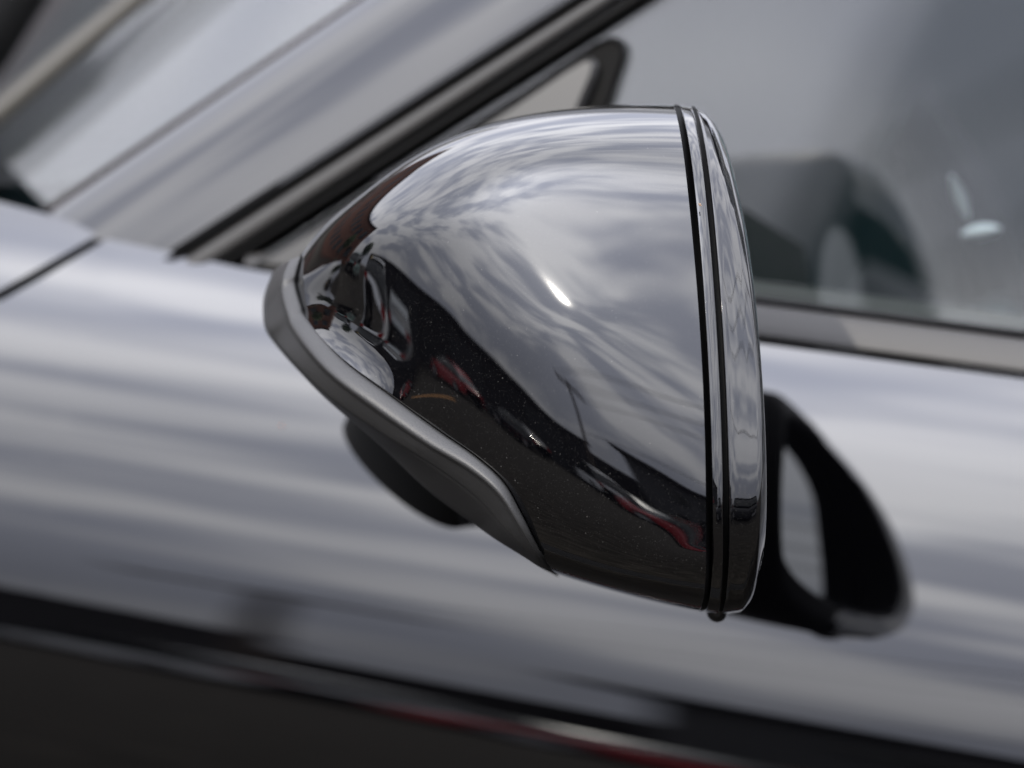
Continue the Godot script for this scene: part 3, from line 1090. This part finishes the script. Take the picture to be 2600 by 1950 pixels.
func build_mirror_rim(mir: Node3D, capP: PackedVector3Array, nu: int, nv: int) -> void:
	# columns run from bottom to top along the cap's rear edge and step outwards by o
	var x0 := PackedFloat32Array()
	var y0 := PackedFloat32Array()
	var w0 := PackedFloat32Array()
	for j in nv:
		var p := (capP[(nu - 1) * nv + j] - M0) / U
		x0.append(p.dot(MX))
		y0.append(p.dot(MY))
		w0.append(p.dot(MW))
	# the trim and the rim follow a calmer line than the cap's own edge
	var ws := w0.duplicate()
	var xs := x0.duplicate()
	for pass_ in 4:
		var wn := ws.duplicate()
		var xn := xs.duplicate()
		for j in range(10, nv - 10):
			var reach := mini(8, mini(j - 8, nv - 9 - j))
			var aw := 0.0
			var ax := 0.0
			for k in range(-reach, reach + 1):
				aw += ws[j + k]
				ax += xs[j + k]
			wn[j] = aw / (2 * reach + 1)
			xn[j] = ax / (2 * reach + 1)
		ws = wn
		xs = xn
	var yb := y0[0]
	var yt := y0[nv - 1]
	var top_o := [0.0, 0.055, 0.08, 0.1, 0.12, 0.135, 0.145, 0.155]
	var top_y := [0.0, -0.004, -0.014, -0.032, -0.066, -0.11, -0.16, -0.20]
	var bot_o := [0.0, 0.02, 0.045, 0.07, 0.108, 0.13, 0.145, 0.155]
	var bot_y := [0.0, -0.003, -0.010, -0.007, -0.002, 0.024, 0.09, 0.12]
	var column := func(o: float, dw: float) -> PackedVector3Array:
		var out := PackedVector3Array()
		var t := yt + ramp(o, top_o, top_y)
		var u := yb + ramp(o, bot_o, bot_y)
		for j in nv:
			var f := (y0[j] - yb) / (yt - yb)
			var y := lerpf(u, t, f) + (smoothstep(0.08, 0.0, f) - smoothstep(0.92, 1.0, f)) * (0.005 if dw < -0.02 and o < 0.1 else 0.0)
			var w := w0[j] if o < 0.012 else ws[j]
			var fade := smoothstep(0.0, 0.25, w)       # the step dies out on the outline
			out.append(mp((x0[j] if o < 0.012 else xs[j]) + o, y, w - o * 0.10 + dw * lerpf(0.3, 1.0, fade)))
		return out
	var strip := func(cols: Array, called: String, mat: String) -> void:
		var P := PackedVector3Array()
		for c in cols:
			P.append_array(column.call(c[0], c[1]))
		var b := bag()
		sheet(b, P, cols.size(), nv, false)
		commit(b, called, mat, mir)
	strip.call([[0.0, 0.0], [0.0012, -0.003], [0.0015, -0.012], [0.0016, -0.03]], "cap_edge", "cap_paint")
	strip.call([[0.001, -0.028], [0.018, -0.028]], "groove", "groove")
	strip.call([[0.0160, -0.03], [0.0162, -0.008], [0.0172, -0.0025], [0.0195, 0.0], [0.030, 0.0015], [0.040, 0.0], [0.0452, -0.003], [0.0462, -0.010], [0.0464, -0.03]], "trim_band", "cap_paint")
	strip.call([[0.0455, -0.026], [0.0575, -0.026]], "groove", "groove")
	var cols := [[0.0555, -0.03], [0.0558, -0.008], [0.0572, -0.001], [0.0605, 0.003], [0.066, 0.001], [0.075, -0.0005]]
	for k in 7:
		cols.append([0.083 + 0.045 * k / 6.0, -0.001 - 0.004 * k / 6.0])
	for k in 7:
		var a := PI / 2 * (k + 1) / 7.0
		cols.append([0.128 + 0.022 * sin(a), -0.005 - 0.024 * (1.0 - cos(a))])
	cols.append([0.151, -0.06])
	cols.append([0.148, -0.12])
	cols.append([0.135, -0.14])
	strip.call(cols, "rear_rim", "cap_paint")
	# back half of the rim, the bezel and the glass face rearwards
	var P := PackedVector3Array()
	for o in [0.0, 0.05, 0.10, 0.135, 0.146]:
		var t := yt + ramp(o, top_o, top_y)
		var u := yb + ramp(o, bot_o, bot_y)
		for j in nv:
			var f := (y0[j] - yb) / (yt - yb)
			P.append(mp(x0[j] + o, lerpf(u, t, f), -0.8 * w0[j]))
	var b := bag()
	sheet(b, P, 5, nv, true)
	commit(b, "inboard_shell", "rubber", mir)
	var ring0 := []
	var t1 := yt + ramp(0.146, top_o, top_y)
	var u1 := yb + ramp(0.146, bot_o, bot_y)
	for j in range(0, nv, 3):
		var f := (y0[j] - yb) / (yt - yb)
		ring0.append(Vector3(x0[j] + 0.140, lerpf(u1, t1, f), w0[j] - 0.13))
	for j in range(nv - 1, -1, -3):
		var f := (y0[j] - yb) / (yt - yb)
		ring0.append(Vector3(x0[j] + 0.146, lerpf(u1, t1, f), -0.8 * w0[j]))
	var c := Vector3.ZERO
	for p in ring0:
		c += p / ring0.size()
	var B := PackedVector3Array()
	var G := PackedVector3Array()
	for k in [[1.0, 0.0], [0.98, 0.010], [0.94, 0.0], [0.91, -0.03], [0.89, -0.11]]:
		for i in ring0.size() + 1:
			var p: Vector3 = ring0[i % ring0.size()]
			var r: Vector3 = c + (p - c) * k[0]
			B.append(mp(r.x + k[1], r.y, r.z))
			if k[0] < 0.90 and i < ring0.size():
				G.append(mp(c.x - 0.105, r.y, r.z))
	var bz := bag()
	sheet(bz, B, 5, ring0.size() + 1, false)
	commit(bz, "bezel", "groove", mir)
	var gl := bag()
	flat_poly(gl, G, MX)
	commit(gl, "mirror_glass", "mirror_silver", mir)
	# rounded drain lip under the second groove
	var lip := bag()
	var LP := PackedVector3Array()
	for i in 13:
		var e := PI * (i / 12.0 - 0.5)
		for k in 25:
			var a := TAU * k / 24.0
			LP.append(mp(0.517 + 0.034 * pow(cos(e), 0.85) * cos(a), -0.548 + 0.053 * sin(e), 0.08 + 0.14 * cos(e) * sin(a)))
	sheet(lip, LP, 13, 25, true, PackedVector3Array(), true)
	commit(lip, "drain_lip", "cap_paint", mir)

var edge_in := [Vector2(-0.534, 0.327), Vector2(-0.544, 0.278), Vector2(-0.546, 0.252), Vector2(-0.529, 0.198), Vector2(-0.511, 0.160), Vector2(-0.419, 0.062), Vector2(-0.305, -0.023), Vector2(-0.178, -0.115), Vector2(-0.087, -0.178), Vector2(-0.019, -0.241), Vector2(0.027, -0.322), Vector2(0.067, -0.402), Vector2(0.113, -0.470)]
var edge_top := [Vector2(-0.569, 0.312), Vector2(-0.583, 0.268), Vector2(-0.585, 0.229), Vector2(-0.569, 0.175), Vector2(-0.548, 0.130), Vector2(-0.460, 0.029), Vector2(-0.346, -0.058), Vector2(-0.214, -0.147), Vector2(-0.107, -0.210), Vector2(-0.037, -0.268), Vector2(0.012, -0.341), Vector2(0.057, -0.412), Vector2(0.112, -0.472)]
var edge_front := [Vector2(-0.601, 0.298), Vector2(-0.623, 0.236), Vector2(-0.627, 0.184), Vector2(-0.617, 0.138), Vector2(-0.591, 0.101), Vector2(-0.517, 0.025), Vector2(-0.433, -0.049), Vector2(-0.305, -0.133), Vector2(-0.177, -0.212), Vector2(-0.084, -0.283), Vector2(-0.015, -0.360), Vector2(0.051, -0.423), Vector2(0.114, -0.479)]
var edge_low := [Vector2(-0.622, 0.293), Vector2(-0.644, 0.229), Vector2(-0.647, 0.177), Vector2(-0.638, 0.138), Vector2(-0.614, 0.104), Vector2(-0.549, 0.037), Vector2(-0.469, -0.041), Vector2(-0.328, -0.161), Vector2(-0.217, -0.264), Vector2(-0.136, -0.325), Vector2(-0.051, -0.383), Vector2(0.040, -0.438), Vector2(0.119, -0.493)]

func build_mirror_housing(mir: Node3D) -> void:
	# matte lower housing, lofted between four curves: cap border, top crease, front crease, lowest line
	var n := 140
	var P := PackedVector3Array()
	var np := 61
	for i in n:
		var s := i / float(n - 1)
		var p := catmull(edge_in, s)
		var a := catmull(edge_top, s)
		var f := catmull(edge_front, s)
		var l := catmull(edge_low, s)
		var w := cap_w(p.x, p.y) - 0.22 * smoothstep(0.93, 1.0, s)
		var k := ramp(s, [0.0, 0.1, 0.35, 0.8, 1.0], [0.7, 0.8, 1.0, 1.0, 0.15])
		var inner := p + (p - a).normalized() * 0.004
		var back := l + (p - l) * 0.25
		var cross := [[inner, w - 0.05], [p, w - 0.012], [p.lerp(a, 0.06), w + 0.004], [p.lerp(a, 0.2), w + 0.012], [p.lerp(a, 0.6), w + 0.020 * k], [p.lerp(a, 0.88), w + 0.018 * k], [a, w + 0.006 * k], [a.lerp(f, 0.12), w - 0.012 * k], [a.lerp(f, 0.55), w - 0.05 * k], [a.lerp(f, 0.9), w - 0.085 * k], [f, w - 0.105 * k], [f.lerp(l, 0.15), w - 0.135 * k], [f.lerp(l, 0.6), w - 0.26 * k], [f.lerp(l, 0.95), w - 0.36 * k], [l, w - 0.43 * k], [l.lerp(back, 0.2), w - 0.56 * k], [back, w - 0.66 * k]]
		for c in np:
			var g := c / float(np - 1) * (cross.size() - 1)
			var m := mini(int(g), cross.size() - 2)
			var u := g - m
			var pos := PackedVector3Array()
			for d in [-1, 0, 1, 2]:
				var q: Array = cross[clampi(m + d, 0, cross.size() - 1)]
				var v: Vector2 = q[0]
				pos.append(Vector3(v.x, v.y, q[1]))
			var r := 0.5 * (2.0 * pos[1] + (pos[2] - pos[0]) * u + (2.0 * pos[0] - 5.0 * pos[1] + 4.0 * pos[2] - pos[3]) * u * u + (3.0 * pos[1] - pos[0] - 3.0 * pos[2] + pos[3]) * u * u * u)
			P.append(mp(r.x, r.y, r.z))
	var b := bag()
	sheet(b, P, n, np, true)
	commit(b, "lower_housing", "matte_plastic", mir)
	# the foot that carries it on the door
	var foot := bag()
	var F := PackedVector3Array()
	var a0 := mp(-0.28, -0.06, -0.22)
	var a1 := flank(-0.055, 30.0, 0.006)
	for i in 16:
		var t := i / 15.0
		var c := a0.lerp(a1, t)
		var g := 0.8 + 0.25 * t * t
		for k in 33:
			var w := TAU * k / 32.0
			F.append(c + Vector3(0.80, -0.55, 0.1) * 0.025 * g * cos(w) + Vector3(0.5, 0.75, -0.3) * 0.008 * g * sin(w))
	sheet(foot, F, 16, 33, false, PackedVector3Array(), true)
	commit(foot, "mounting_foot", "rubber", mir)
